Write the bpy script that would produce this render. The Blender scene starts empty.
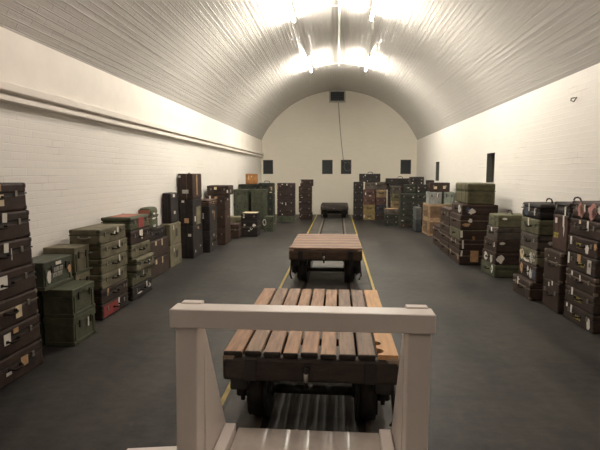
import bpy, bmesh, math, random
from mathutils import Matrix, Vector
random.seed(11)
SC = bpy.context.scene
COL = SC.collection
PI = math.pi
R = math.radians

# ------------------------------------------------------------------ camera, world, exposure
cam_data = bpy.data.cameras.new('camera')
cam_data.sensor_width = 36.0
cam_data.lens = 485.0 / 600.0 * 36.0
cam_data.clip_start = 0.05
cam = bpy.data.objects.new('camera', cam_data)
COL.objects.link(cam)
cam.location = (0, 0, 1.6)
cam.rotation_euler = (R(90 - 6.061), 0, R(4.455))
SC.camera = cam
world = bpy.data.worlds.new('world')
world.use_nodes = True
world.node_tree.nodes['Background'].inputs['Color'].default_value = (1, .9, .78, 1)
world.node_tree.nodes['Background'].inputs['Strength'].default_value = 0.02
SC.world = world
SC.view_settings.view_transform = 'Standard'
SC.view_settings.look = 'None'
SC.view_settings.gamma = 1
SC.view_settings.use_curve_mapping = False
SC.view_settings.exposure = 0.0
LAMP_FAR = ((1.0, .93, .81), 410.0)     # tubes over the middle and far end of the hall
LAMP_NEAR = ((1.0, .86, .77), 95.0)    # warmer tubes over the near end
LAMP_BEHIND = ((1.0, .81, .71), 55.0)

# ------------------------------------------------------------------ materials
def new_mat(name):
    m = bpy.data.materials.new(name)
    m.use_nodes = True
    nt = m.node_tree
    return m, nt, nt.nodes['Principled BSDF']

def N(nt, t, **kw):
    n = nt.nodes.new(t)
    for k, v in kw.items():
        if k in n.inputs.keys():
            n.inputs[k].default_value = v
        else:
            setattr(n, k, v)
    return n

def mat_surface(name, c, rough=.55, var=.25, scale=9.0, bump=.15, stretch=(1, 1, 1), metallic=0, scuff=0.0, scuff_col=(.3, .27, .22), spec=.4):
    m, nt, p = new_mat(name)
    L = nt.links
    tc = N(nt, 'ShaderNodeTexCoord')
    mp = N(nt, 'ShaderNodeMapping'); mp.inputs['Scale'].default_value = stretch
    L.new(tc.outputs['Object'], mp.inputs['Vector'])
    oi = N(nt, 'ShaderNodeObjectInfo')
    add = N(nt, 'ShaderNodeVectorMath', operation='ADD')
    mul = N(nt, 'ShaderNodeVectorMath', operation='SCALE')
    cx = N(nt, 'ShaderNodeCombineXYZ')
    for i in 'XYZ':
        L.new(oi.outputs['Random'], cx.inputs[i])
    L.new(cx.outputs[0], mul.inputs[0]); mul.inputs['Scale'].default_value = 37.0
    L.new(mp.outputs[0], add.inputs[0]); L.new(mul.outputs[0], add.inputs[1])
    no = N(nt, 'ShaderNodeTexNoise', Scale=scale, Detail=5.0, Roughness=.6)
    L.new(add.outputs[0], no.inputs['Vector'])
    ramp = N(nt, 'ShaderNodeValToRGB')
    a = [max(0, x * (1 - var)) for x in c]; b = [min(1, x * (1 + var)) for x in c]
    ramp.color_ramp.elements[0].position = .3; ramp.color_ramp.elements[0].color = (*a, 1)
    ramp.color_ramp.elements[1].position = .7; ramp.color_ramp.elements[1].color = (*b, 1)
    L.new(no.outputs['Fac'], ramp.inputs['Fac'])
    out = ramp.outputs['Color']
    if scuff > 0:
        n2 = N(nt, 'ShaderNodeTexNoise', Scale=scale * 3.3, Detail=7.0, Roughness=.75)
        L.new(add.outputs[0], n2.inputs['Vector'])
        r2 = N(nt, 'ShaderNodeValToRGB')
        r2.color_ramp.elements[0].position = .60; r2.color_ramp.elements[0].color = (0, 0, 0, 1)
        r2.color_ramp.elements[1].position = .74; r2.color_ramp.elements[1].color = (scuff,) * 3 + (1,)
        L.new(n2.outputs['Fac'], r2.inputs['Fac'])
        mx = N(nt, 'ShaderNodeMixRGB'); mx.inputs['Color2'].default_value = (*scuff_col, 1)
        L.new(r2.outputs['Color'], mx.inputs['Fac']); L.new(out, mx.inputs['Color1'])
        out = mx.outputs['Color']
    L.new(out, p.inputs['Base Color'])
    p.inputs['Roughness'].default_value = rough
    p.inputs['Metallic'].default_value = metallic
    p.inputs['Specular IOR Level'].default_value = spec
    if bump:
        bp = N(nt, 'ShaderNodeBump', Strength=bump, Distance=.004)
        n3 = N(nt, 'ShaderNodeTexNoise', Scale=scale * 6, Detail=3.0)
        L.new(add.outputs[0], n3.inputs['Vector'])
        L.new(n3.outputs['Fac'], bp.inputs['Height'])
        L.new(bp.outputs['Normal'], p.inputs['Normal'])
    return m

def mat_brick(name, c, rough, bw, bh, depth, strength, crack=.0, streak=0.0, spec=.5):
    """painted brickwork: UV is in metres"""
    m, nt, p = new_mat(name)
    L = nt.links
    tc = N(nt, 'ShaderNodeTexCoord')
    wob = N(nt, 'ShaderNodeTexNoise', Scale=2.2, Detail=3.0)
    L.new(tc.outputs['UV'], wob.inputs['Vector'])
    sub = N(nt, 'ShaderNodeVectorMath', operation='SUBTRACT'); sub.inputs[1].default_value = (.5, .5, .5)
    L.new(wob.outputs['Color'], sub.inputs[0])
    sc = N(nt, 'ShaderNodeVectorMath', operation='SCALE'); sc.inputs['Scale'].default_value = .012
    L.new(sub.outputs[0], sc.inputs[0])
    ad = N(nt, 'ShaderNodeVectorMath', operation='ADD')
    L.new(tc.outputs['UV'], ad.inputs[0]); L.new(sc.outputs[0], ad.inputs[1])
    br = N(nt, 'ShaderNodeTexBrick', Scale=1.0)
    br.inputs['Brick Width'].default_value = bw; br.inputs['Row Height'].default_value = bh
    br.inputs['Mortar Size'].default_value = .006; br.inputs['Mortar Smooth'].default_value = .6
    br.inputs['Color1'].default_value = (.25, .25, .25, 1); br.inputs['Color2'].default_value = (.75, .75, .75, 1)
    br.inputs['Mortar'].default_value = (.5, .5, .5, 1)
    L.new(ad.outputs[0], br.inputs['Vector'])
    # gentle tone change between bricks and a broad mottling of the paint
    no = N(nt, 'ShaderNodeTexNoise', Scale=.9, Detail=6.0)
    L.new(tc.outputs['UV'], no.inputs['Vector'])
    m1 = N(nt, 'ShaderNodeMath', operation='MULTIPLY_ADD'); m1.inputs[1].default_value = .10; m1.inputs[2].default_value = .95
    L.new(no.outputs['Fac'], m1.inputs[0])
    sep = N(nt, 'ShaderNodeSeparateColor'); L.new(br.outputs['Color'], sep.inputs[0])
    m2 = N(nt, 'ShaderNodeMath', operation='MULTIPLY_ADD'); m2.inputs[1].default_value = .05; m2.inputs[2].default_value = .97
    L.new(sep.outputs[0], m2.inputs[0])
    m3 = N(nt, 'ShaderNodeMath', operation='MULTIPLY'); L.new(m1.outputs[0], m3.inputs[0]); L.new(m2.outputs[0], m3.inputs[1])
    base = N(nt, 'ShaderNodeVectorMath', operation='SCALE'); base.inputs[0].default_value = c
    L.new(m3.outputs[0], base.inputs['Scale'])
    out = base.outputs[0]
    if crack:
        n2 = N(nt, 'ShaderNodeTexNoise', Scale=1.4, Detail=2.0)
        mp2 = N(nt, 'ShaderNodeMapping'); mp2.inputs['Scale'].default_value = (.8, 2.6, 1)
        L.new(tc.outputs['UV'], mp2.inputs['Vector']); L.new(mp2.outputs[0], n2.inputs['Vector'])
        r = N(nt, 'ShaderNodeValToRGB')
        r.color_ramp.elements[0].position = .60; r.color_ramp.elements[0].color = (0, 0, 0, 1)
        r.color_ramp.elements[1].position = .68; r.color_ramp.elements[1].color = (1, 1, 1, 1)
        L.new(n2.outputs['Fac'], r.inputs['Fac'])
        mm = N(nt, 'ShaderNodeMath', operation='MULTIPLY'); L.new(r.outputs['Color'], mm.inputs[0]); L.new(br.outputs['Fac'], mm.inputs[1])
        mk = N(nt, 'ShaderNodeMath', operation='MULTIPLY'); mk.inputs[1].default_value = crack; L.new(mm.outputs[0], mk.inputs[0])
        mx = N(nt, 'ShaderNodeMixRGB'); mx.inputs['Color2'].default_value = (.22, .15, .10, 1)
        L.new(mk.outputs[0], mx.inputs['Fac']); L.new(out, mx.inputs['Color1'])
        out = mx.outputs['Color']
    L.new(out, p.inputs['Base Color'])
    p.inputs['Roughness'].default_value = rough
    p.inputs['Specular IOR Level'].default_value = spec
    # relief: joints sunk, each brick set a little in or out, brush-marks in the paint
    h1 = N(nt, 'ShaderNodeMath', operation='MULTIPLY_ADD'); h1.inputs[1].default_value = -1.0
    L.new(br.outputs['Fac'], h1.inputs[0])
    h0 = N(nt, 'ShaderNodeMath', operation='MULTIPLY'); h0.inputs[1].default_value = .8
    L.new(sep.outputs[0], h0.inputs[0]); L.new(h0.outputs[0], h1.inputs[2])
    n3 = N(nt, 'ShaderNodeTexNoise', Scale=26.0, Detail=3.0)
    L.new(tc.outputs['UV'], n3.inputs['Vector'])
    h2 = N(nt, 'ShaderNodeMath', operation='MULTIPLY_ADD'); h2.inputs[1].default_value = .5
    L.new(n3.outputs['Fac'], h2.inputs[0]); L.new(h1.outputs[0], h2.inputs[2])
    hh = h2
    if streak:
        mp = N(nt, 'ShaderNodeMapping'); mp.inputs['Scale'].default_value = (.35, 15.0, 1)
        L.new(tc.outputs['UV'], mp.inputs['Vector'])
        n4 = N(nt, 'ShaderNodeTexNoise', Scale=1.0, Detail=4.0)
        L.new(mp.outputs[0], n4.inputs['Vector'])
        h3 = N(nt, 'ShaderNodeMath', operation='MULTIPLY_ADD'); h3.inputs[1].default_value = streak
        L.new(n4.outputs['Fac'], h3.inputs[0]); L.new(h2.outputs[0], h3.inputs[2])
        hh = h3
    bp = N(nt, 'ShaderNodeBump', Strength=strength, Distance=depth)
    L.new(hh.outputs[0], bp.inputs['Height']); L.new(bp.outputs['Normal'], p.inputs['Normal'])
    return m

def mat_floor(name):
    m, nt, p = new_mat(name)
    L = nt.links
    tc = N(nt, 'ShaderNodeTexCoord')
    n1 = N(nt, 'ShaderNodeTexNoise', Scale=.7, Detail=8.0, Roughness=.65)
    L.new(tc.outputs['Object'], n1.inputs['Vector'])
    mp = N(nt, 'ShaderNodeMapping'); mp.inputs['Scale'].default_value = (2.2, .35, 1)
    L.new(tc.outputs['Object'], mp.inputs['Vector'])
    n2 = N(nt, 'ShaderNodeTexNoise', Scale=1.0, Detail=6.0, Roughness=.7); L.new(mp.outputs[0], n2.inputs['Vector'])
    mp3 = N(nt, 'ShaderNodeMapping'); mp3.inputs['Scale'].default_value = (7.0, 11.0, 1)
    L.new(tc.outputs['Object'], mp3.inputs['Vector'])
    n3 = N(nt, 'ShaderNodeTexNoise', Scale=1.0, Detail=7.0, Roughness=.75); L.new(mp3.outputs[0], n3.inputs['Vector'])
    a = N(nt, 'ShaderNodeMath', operation='ADD'); L.new(n1.outputs['Fac'], a.inputs[0]); L.new(n2.outputs['Fac'], a.inputs[1])
    b = N(nt, 'ShaderNodeMath', operation='MULTIPLY_ADD'); b.inputs[1].default_value = .8
    L.new(n3.outputs['Fac'], b.inputs[0]); L.new(a.outputs[0], b.inputs[2])
    r = N(nt, 'ShaderNodeValToRGB')
    r.color_ramp.elements[0].position = .92; r.color_ramp.elements[0].color = (.008, .0078, .0078, 1)
    r.color_ramp.elements[1].position = 1.45; r.color_ramp.elements[1].color = (.049, .0445, .039, 1)
    mr = N(nt, 'ShaderNodeMapRange'); mr.inputs['From Min'].default_value = .95; mr.inputs['From Max'].default_value = 1.85
    L.new(b.outputs[0], mr.inputs['Value'])
    r.color_ramp.elements[0].position = .30; r.color_ramp.elements[1].position = .74
    L.new(mr.outputs[0], r.inputs['Fac'])
    # pale scuffs, flecks of paint
    n4 = N(nt, 'ShaderNodeTexNoise', Scale=5.0, Detail=10.0, Roughness=.82); L.new(tc.outputs['Object'], n4.inputs['Vector'])
    r2 = N(nt, 'ShaderNodeValToRGB')
    r2.color_ramp.elements[0].position = .58; r2.color_ramp.elements[0].color = (0, 0, 0, 1)
    r2.color_ramp.elements[1].position = .76; r2.color_ramp.elements[1].color = (.7, .7, .7, 1)
    L.new(n4.outputs['Fac'], r2.inputs['Fac'])
    mx = N(nt, 'ShaderNodeMixRGB'); mx.inputs['Color2'].default_value = (.10, .088, .075, 1)
    L.new(r2.outputs['Color'], mx.inputs['Fac']); L.new(r.outputs['Color'], mx.inputs['Color1'])
    L.new(mx.outputs['Color'], p.inputs['Base Color'])
    rr = N(nt, 'ShaderNodeMapRange'); rr.inputs['To Min'].default_value = .42; rr.inputs['To Max'].default_value = .62
    L.new(n2.outputs['Fac'], rr.inputs['Value']); L.new(rr.outputs[0], p.inputs['Roughness'])
    p.inputs['Specular IOR Level'].default_value = .35
    bp = N(nt, 'ShaderNodeBump', Strength=.25, Distance=.004); L.new(b.outputs[0], bp.inputs['Height']); L.new(bp.outputs['Normal'], p.inputs['Normal'])
    return m

def mat_emit(name, c, s):
    m, nt, p = new_mat(name)
    p.inputs['Base Color'].default_value = (.9, .9, .9, 1)
    p.inputs['Emission Color'].default_value = (*c, 1)
    p.inputs['Emission Strength'].default_value = s
    return m

M = {}
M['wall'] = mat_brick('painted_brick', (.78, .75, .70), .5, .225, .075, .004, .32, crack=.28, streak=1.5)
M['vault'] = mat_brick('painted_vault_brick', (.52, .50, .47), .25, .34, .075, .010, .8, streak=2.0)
M['endwall'] = mat_brick('painted_end_wall', (.80, .75, .64), .6, .225, .075, .003, .2)
M['plaster'] = mat_surface('painted_plaster', (.80, .75, .68), .6, .04, 3, .05)
M['floor'] = mat_floor('worn_dark_floor')
M['white_paint'] = mat_surface('white_gloss_paint', (.84, .78, .72), .38, .03, 6, .03)
M['white_board'] = mat_surface('scuffed_white_board', (.60, .55, .49), .27, .12, 8, .02, scuff=.3, scuff_col=(.3, .26, .2), spec=.9)
M['yellow'] = mat_surface('worn_yellow_paint', (.42, .30, .05), .5, .3, 14, .1, scuff=.85, scuff_col=(.10, .08, .05))
M['rail'] = mat_surface('dull_steel', (.14, .12, .10), .45, .3, 8, .1, metallic=.4)
M['groove'] = mat_surface('dark_groove', (.012, .011, .010), .8, .3, 8, .1)  # near-black strip laid flat beside each rail in place of a cut groove
M['trackbed'] = mat_surface('grey_track_bed', (.068, .064, .058), .6, .5, 3, .2, scuff=.8, scuff_col=(.19, .17, .14))
M['shutter'] = mat_surface('blue_black_panel', (.022, .024, .026), .5, .2, 6, .05)
M['shutter_rim'] = mat_surface('dark_frame_paint', (.055, .05, .04), .6, .2, 6, .05)
M['reveal'] = mat_surface('grey_green_reveal', (.10, .10, .085), .7, .2, 6, .05)
M['vent_frame'] = mat_surface('grey_vent_frame', (.42, .40, .34), .5, .08, 6, .02)
M['cable'] = mat_surface('grey_cable', (.14, .135, .12), .6, .05, 6, 0)
M['cable_pale'] = mat_surface('pale_cable', (.34, .34, .31), .6, .05, 6, 0)
M['conduit'] = mat_surface('white_conduit', (.78, .75, .68), .4, .03, 6, 0)
M['lamp_body'] = mat_surface('white_enamel', (.80, .78, .74), .4, .03, 6, 0)
M['lamp_cap'] = mat_surface('dark_lamp_cap', (.05, .05, .06), .5, .05, 6, 0)
for k, s in (('far', LAMP_FAR), ('near', LAMP_NEAR), ('behind', LAMP_BEHIND)):
    M['tube_' + k] = mat_emit('lit_tube_' + k, *s)
# wood and iron of the trolleys
for i, c in enumerate(((.34, .19, .105), (.29, .175, .105), (.25, .165, .105), (.38, .22, .12), (.22, .145, .095))):
    M['plank%d' % i] = mat_surface('plank_%d' % i, c, .6, .4, 7, .3, stretch=(6, .6, 6), scuff=.4, scuff_col=(.06, .035, .02))
M['worn_end'] = mat_surface('worn_grey_end_grain', (.26, .20, .145), .75, .4, 14, .4)
M['plank_new'] = mat_surface('plank_pale_orange', (.55, .30, .11), .55, .2, 6, .2, stretch=(6, .6, 6))
M['plank_char'] = mat_surface('plank_blackened_end', (.022, .016, .013), .7, .3, 10, .4)
M['plank_cross'] = mat_surface('plank_cross', (.235, .142, .092), .6, .4, 7, .3, stretch=(.6, 6, 6), scuff=.5, scuff_col=(.09, .055, .035))
M['plank_cross_dark'] = mat_surface('plank_cross_dark', (.165, .098, .066), .6, .4, 7, .3, stretch=(.6, 6, 6), scuff=.5, scuff_col=(.09, .055, .035))
M['plank_dark'] = mat_surface('plank_dark', (.045, .036, .028), .7, .3, 7, .3, stretch=(.6, 6, 6))
M['beam'] = mat_surface('tarred_timber', (.030, .022, .018), .6, .45, 7, .5, stretch=(1, 4, 4), scuff=.35, scuff_col=(.10, .065, .045))
M['beam_brown'] = mat_surface('oily_brown_timber', (.060, .036, .022), .6, .5, 6, .5, stretch=(1, 4, 4), scuff=.9, scuff_col=(.15, .10, .045))
M['iron'] = mat_surface('black_iron', (.016, .014, .013), .5, .3, 10, .2)
M['steel'] = mat_surface('bright_steel', (.45, .43, .41), .35, .1, 10, .05, metallic=.8)
# luggage
def case_mat(key, c, rough=.6, **k):
    k.setdefault('spec', .22)
    M[key] = mat_surface(key, c, rough, .38, 7, .2, scuff=k.pop('scuff', .5), scuff_col=k.pop('sc', tuple(x * 1.8 + .02 for x in c)), **k)
case_mat('dark_brown', (.038, .0225, .0175))
case_mat('brown', (.041, .0265, .0205))
case_mat('red_brown', (0.06, 0.035, 0.027))
case_mat('black', (.022, .018, .017))
case_mat('maroon', (0.036, 0.024, 0.0215))
case_mat('maroon_lit', (0.08, 0.042, 0.034))  # own colour of the redder maroon cases near the track end
case_mat('grey_brown', (.075, .062, .052))
case_mat('navy', (0.026, 0.028, 0.036))
case_mat('olive', (.138, .122, .078))
case_mat('olive_green', (.105, .101, .060))
case_mat('green', (0.07, 0.076, 0.046))
case_mat('dark_green', (0.056, 0.062, 0.042))
case_mat('deep_green', (0.028, 0.031, 0.024))
case_mat('moss', (0.088, 0.08, 0.044))
case_mat('tan', (0.21, 0.15, 0.085))
case_mat('yellow_tan', (0.19, 0.14, 0.06))
case_mat('crate', (.32, .22, .135))
case_mat('crate_board', (.13, .082, .048))
case_mat('orange', (.30, .14, .05), scuff=.5, sc=(.16, .07, .03))
case_mat('blue_grey', (.24, .25, .235))
case_mat('grey_green', (.20, .225, .19))
case_mat('slate', (.10, .108, .105))
case_mat('dark_slate', (.045, .05, .055))
M['edge_dark'] = mat_surface('worn_dark_edge', (.022, .016, .013), .65, .3, 20, .1)
M['handle_leather'] = mat_surface('dark_handle_leather', (.020, .015, .012), .85, .2, 20, .05, spec=.15)
M['edge_pale'] = mat_surface('worn_pale_edge', (.15, .115, .085), .55, .4, 20, .1)
M['edge_green'] = mat_surface('worn_green_edge', (.060, .066, .036), .55, .3, 20, .1)
M['nickel'] = mat_surface('dull_nickel', (.20, .185, .16), .5, .1, 20, .02, metallic=.7)
M['brass'] = mat_surface('dull_brass', (.22, .15, .075), .45, .1, 20, .02, metallic=.6)
M['paper'] = mat_surface('white_paper', (.66, .63, .57), .8, .06, 20, 0)
M['cream'] = mat_surface('cream_paper', (.60, .50, .33), .8, .15, 20, 0)
M['tan_paper'] = mat_surface('tan_paper', (.42, .26, .13), .8, .3, 25, 0)
M['white_worn'] = mat_surface('torn_white_paper', (.46, .44, .40), .8, .35, 30, 0)
M['red_paint'] = mat_surface('faded_red_paint', (.23, .035, .030), .65, .25, 12, .05)
M['pink_paint'] = mat_surface('dusty_red_paint', (.34, .125, .085), .7, .15, 12, .05)
M['yellow_mark'] = mat_surface('yellow_stencil', (.52, .46, .10), .7, .1, 20, 0)
M['pink_mark'] = mat_surface('faded_pink_paint', (.45, .22, .20), .7, .25, 30, 0)
M['blue_mark'] = mat_surface('dark_blue_paint', (.042, .056, .085), .7, .3, 25, 0)
M['olive_mark'] = mat_surface('olive_gold_paint', (.16, .13, .05), .7, .3, 25, 0)
M['rope'] = mat_surface('grey_rope', (.22, .20, .16), .8, .2, 30, .2)

# ------------------------------------------------------------------ geometry helpers
def bm_box(bm, c, s, bev=0.0, seg=2, rot=None, mi=0):
    r = bmesh.ops.create_cube(bm, size=1.0)
    vs = r['verts']
    bmesh.ops.scale(bm, vec=s, verts=vs)
    fs = {f for v in vs for f in v.link_faces}
    if bev > 0:
        es = list({e for v in vs for e in v.link_edges})
        rr = bmesh.ops.bevel(bm, geom=es, offset=min(bev, .45 * min(s)), segments=seg, profile=.5, affect='EDGES')
        vs = list({v for v in rr['verts']} | {v for v in vs if v.is_valid})
        fs = {f for v in vs for f in v.link_faces}
    if rot:
        bmesh.ops.rotate(bm, cent=(0, 0, 0), matrix=rot, verts=vs)
    bmesh.ops.translate(bm, vec=c, verts=vs)
    for f in fs:
        f.material_index = mi
    return vs

def bm_cyl(bm, a, b, r1, r2=None, n=16, mi=0):
    r2 = r1 if r2 is None else r2
    a, b = Vector(a), Vector(b)
    d = b - a
    q = d.to_track_quat('Z', 'Y').to_matrix().to_4x4()
    mtx = Matrix.Translation((a + b) / 2) @ q
    r = bmesh.ops.create_cone(bm, cap_ends=True, cap_tris=False, segments=n, radius1=r1, radius2=r2, depth=d.length, matrix=mtx)
    for f in {f for v in r['verts'] for f in v.link_faces}:
        f.material_index = mi
        f.smooth = len(f.verts) == 4
    return r['verts']

def bm_tube(bm, pts, r, n=8, closed=False):
    pts = [Vector(p) for p in pts]
    rings = []
    k = len(pts)
    up = Vector((0, 0, 1))
    for i, p in enumerate(pts):
        if closed:
            t = pts[(i + 1) % k] - pts[i - 1]
        else:
            t = pts[min(i + 1, k - 1)] - pts[max(i - 1, 0)]
        t.normalize()
        ref = up if abs(t.dot(up)) < .9 else Vector((1, 0, 0))
        s = t.cross(ref).normalized(); u = s.cross(t).normalized()
        rings.append([bm.verts.new(p + s * (r * math.cos(2 * PI * j / n)) + u * (r * math.sin(2 * PI * j / n))) for j in range(n)])
    m = k if closed else k - 1
    for i in range(m):
        A, B = rings[i], rings[(i + 1) % k]
        for j in range(n):
            f = bm.faces.new((A[j], A[(j + 1) % n], B[(j + 1) % n], B[j])); f.smooth = True
    if not closed:
        bm.faces.new(list(reversed(rings[0]))); bm.faces.new(rings[-1])

def bm_prism(bm, pts, z0, z1, mi=0):
    """prism over an outline in x, y"""
    a = [bm.verts.new((x, y, z0)) for x, y in pts]; b = [bm.verts.new((x, y, z1)) for x, y in pts]
    n = len(pts)
    fs = [bm.faces.new(list(reversed(a))), bm.faces.new(b)]
    for i in range(n):
        fs.append(bm.faces.new((a[i], a[(i + 1) % n], b[(i + 1) % n], b[i])))
    for f in fs:
        f.material_index = mi
    return a + b

def to_mesh(bm, name, mats):
    bmesh.ops.recalc_face_normals(bm, faces=bm.faces[:])
    me = bpy.data.meshes.new(name)
    bm.to_mesh(me); bm.free()
    for m in (mats if isinstance(mats, (list, tuple)) else [mats]):
        me.materials.append(M[m])
    return me

def link(name, me, parent=None, loc=(0, 0, 0), rot=(0, 0, 0)):
    o = bpy.data.objects.new(name, me)
    COL.objects.link(o)
    o.parent = parent
    o.location = loc
    o.rotation_euler = rot
    return o

def obj(name, bm, mats, parent=None, loc=(0, 0, 0), rot=(0, 0, 0)):
    return link(name, to_mesh(bm, name, mats), parent, loc, rot)

CACHE = {}
def box_mesh(s, bev, seg, mat):
    k = ('box', tuple(round(x, 4) for x in s), bev, seg, mat)
    if k not in CACHE:
        bm = bmesh.new(); bm_box(bm, (0, 0, 0), s, bev, seg)
        CACHE[k] = to_mesh(bm, 'box_part', mat)
    return CACHE[k]

def tag(o, label=None, cat=None, group=None, kind=None):
    if label: o['label'] = label
    if cat: o['category'] = cat
    if group: o['group'] = group
    if kind: o['kind'] = kind
    return o

def thing(name, label, cat, loc=(0, 0, 0), rz=0, group=None):
    o = bpy.data.objects.new(name, None)
    COL.objects.link(o)
    o.empty_display_size = .1
    o.location = loc; o.rotation_euler = (0, 0, rz)
    n = len(label.split())
    assert 4 <= n <= 16, (n, label)
    return tag(o, label, cat, group)

def struct(name, bm, mats, parent=None, **k):
    o = obj(name, bm, mats, parent, **k)
    if parent is None:
        o['kind'] = 'structure'
    return o

def uv_quad(bm, uvl, pts, uvs, mi=0):
    vs = [bm.verts.new(p) for p in pts]
    f = bm.faces.new(vs)
    f.material_index = mi
    for l, uv in zip(f.loops, uvs):
        l[uvl].uv = uv
    return f

# ------------------------------------------------------------------ the hall
YB, YE = -6.0, 19.0
HW = 3.0
SPR, APEX = 2.87, 4.75
RAD = (HW ** 2 + (APEX - SPR) ** 2) / (2 * (APEX - SPR))
ZC = APEX - RAD
A0 = math.asin(HW / RAD)

bm = bmesh.new()
bm_box(bm, (0, (YB + YE) / 2, -.05), (2 * HW, YE - YB, .1))
struct('floor', bm, 'floor')

# side walls as grids with holes
def wall_grid(bm, uvl, x, us, vs, holes, put):
    for i in range(len(us) - 1):
        for j in range(len(vs) - 1):
            u, v = (us[i] + us[i + 1]) / 2, (vs[j] + vs[j + 1]) / 2
            if any(a < u < b and c < v < d for a, b, c, d in holes):
                continue
            q = [(us[i], vs[j]), (us[i + 1], vs[j]), (us[i + 1], vs[j + 1]), (us[i], vs[j + 1])]
            uv_quad(bm, uvl, [put(a, b) for a, b in q], q)

bm = bmesh.new(); uvl = bm.loops.layers.uv.new('uv')
wall_grid(bm, uvl, -HW, [YB, YE], [0, 2.43], [], lambda a, b: (-HW, a, b))
struct('wall_left', bm, 'wall')
bm = bmesh.new()
bm_box(bm, (-HW + .045 - .05, (YB + YE) / 2, (2.385 + SPR) / 2), (.10, YE - YB, SPR - 2.385 + .02))
struct('trim_1', bm, 'plaster')
bm = bmesh.new()
bm_box(bm, (-HW + .035, (YB + YE) / 2, 2.36), (.15, YE - YB, .075), .006, 1)
struct('trim_2', bm, 'plaster')
bm = bmesh.new()
bm_box(bm, (-HW + .03, (YB + YE) / 2, 2.262), (.13, YE - YB, .05), .006, 1)
struct('trim_3', bm, 'plaster')

SLOTS = [(9.66, 10.16, 1.42, 2.0), (14.80, 15.30, 1.38, 1.95)]
bm = bmesh.new(); uvl = bm.loops.layers.uv.new('uv')
wall_grid(bm, uvl, HW, [YB, 9.66, 10.16, 14.80, 15.30, YE], [0, 1.38, 1.42, 1.95, 2.0, SPR + .01], SLOTS, lambda a, b: (HW, a, b))
struct('wall_right', bm, 'wall')
def recess(name, a, b, c, d, put, depth):
    """a shallow box behind an opening: four reveals and a dark pane with a frame"""
    bm = bmesh.new()
    q = [(a, c), (b, c), (b, d), (a, d)]
    for i in range(4):
        (u0, v0), (u1, v1) = q[i], q[(i + 1) % 4]
        vs = [bm.verts.new(put(u0, v0, 0)), bm.verts.new(put(u1, v1, 0)), bm.verts.new(put(u1, v1, depth)), bm.verts.new(put(u0, v0, depth))]
        bm.faces.new(vs)
    o = struct(name, bm, 'reveal')
    bm = bmesh.new()
    bm.faces.new([bm.verts.new(put(u, v, depth)) for u, v in q])
    obj('pane', bm, 'shutter', o)
    bm = bmesh.new()
    t = .022
    qi = [(a + t, c + t), (b - t, c + t), (b - t, d - t), (a + t, d - t)]
    for i in range(4):
        j = (i + 1) % 4
        for dd in (depth - .02,):
            bm.faces.new([bm.verts.new(put(*p, dd)) for p in (q[i], q[j], qi[j], qi[i])])
        bm.faces.new([bm.verts.new(put(*p, e)) for p, e in ((qi[i], depth - .02), (qi[j], depth - .02), (qi[j], depth), (qi[i], depth))])
    obj('pane_frame', bm, 'shutter_rim', o)
    return o
for i, s in enumerate(SLOTS):
    recess('window_%d' % (i + 1), *s, lambda u, v, d: (HW + d, u, v), .13)

# far wall: straight-sided part with four dark openings, then the arch segment
HOLES = [(-2.93, -2.54, 1.58, 2.125), (-.62, -.21, 1.58, 2.125), (.11, .51, 1.58, 2.125), (2.39, 2.79, 1.58, 2.125)]
def end_wall(name, y, holes):
    bm = bmesh.new(); uvl = bm.loops.layers.uv.new('uv')
    us = sorted({-HW, HW} | {h[0] for h in holes} | {h[1] for h in holes})
    wall_grid(bm, uvl, 0, us, [0, 1.58, 2.125, SPR], holes, lambda a, b: (a, y, b))
    n = 48
    arc = [(RAD * math.sin(-A0 + 2 * A0 * i / n), ZC + RAD * math.cos(-A0 + 2 * A0 * i / n)) for i in range(n + 1)]
    for i in range(n):
        q = [(arc[i][0], SPR), (arc[i + 1][0], SPR), arc[i + 1], arc[i]]
        uv_quad(bm, uvl, [(a, y, b) for a, b in q], q)
    bmesh.ops.remove_doubles(bm, verts=bm.verts[:], dist=1e-5)
    return struct(name, bm, 'endwall')
end_wall('wall_far', YE, HOLES)
end_wall('wall_back', YB, [])
for i, h in enumerate(HOLES):
    recess('window_%d' % (i + 3), *h, lambda u, v, d: (u, YE + d, v), .05)

# vault
bm = bmesh.new(); uvl = bm.loops.layers.uv.new('uv')
n = 96
for i in range(n):
    t0, t1 = -A0 + 2 * A0 * i / n, -A0 + 2 * A0 * (i + 1) / n
    p = [(RAD * math.sin(t), ZC + RAD * math.cos(t)) for t in (t0, t1)]
    f = uv_quad(bm, uvl, [(p[0][0], YB, p[0][1]), (p[0][0], YE, p[0][1]), (p[1][0], YE, p[1][1]), (p[1][0], YB, p[1][1])],
                [(YB, t0 * RAD), (YE, t0 * RAD), (YE, t1 * RAD), (YB, t1 * RAD)])
    f.smooth = True
bmesh.ops.remove_doubles(bm, verts=bm.verts[:], dist=1e-5)
struct('ceiling', bm, 'vault')

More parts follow.
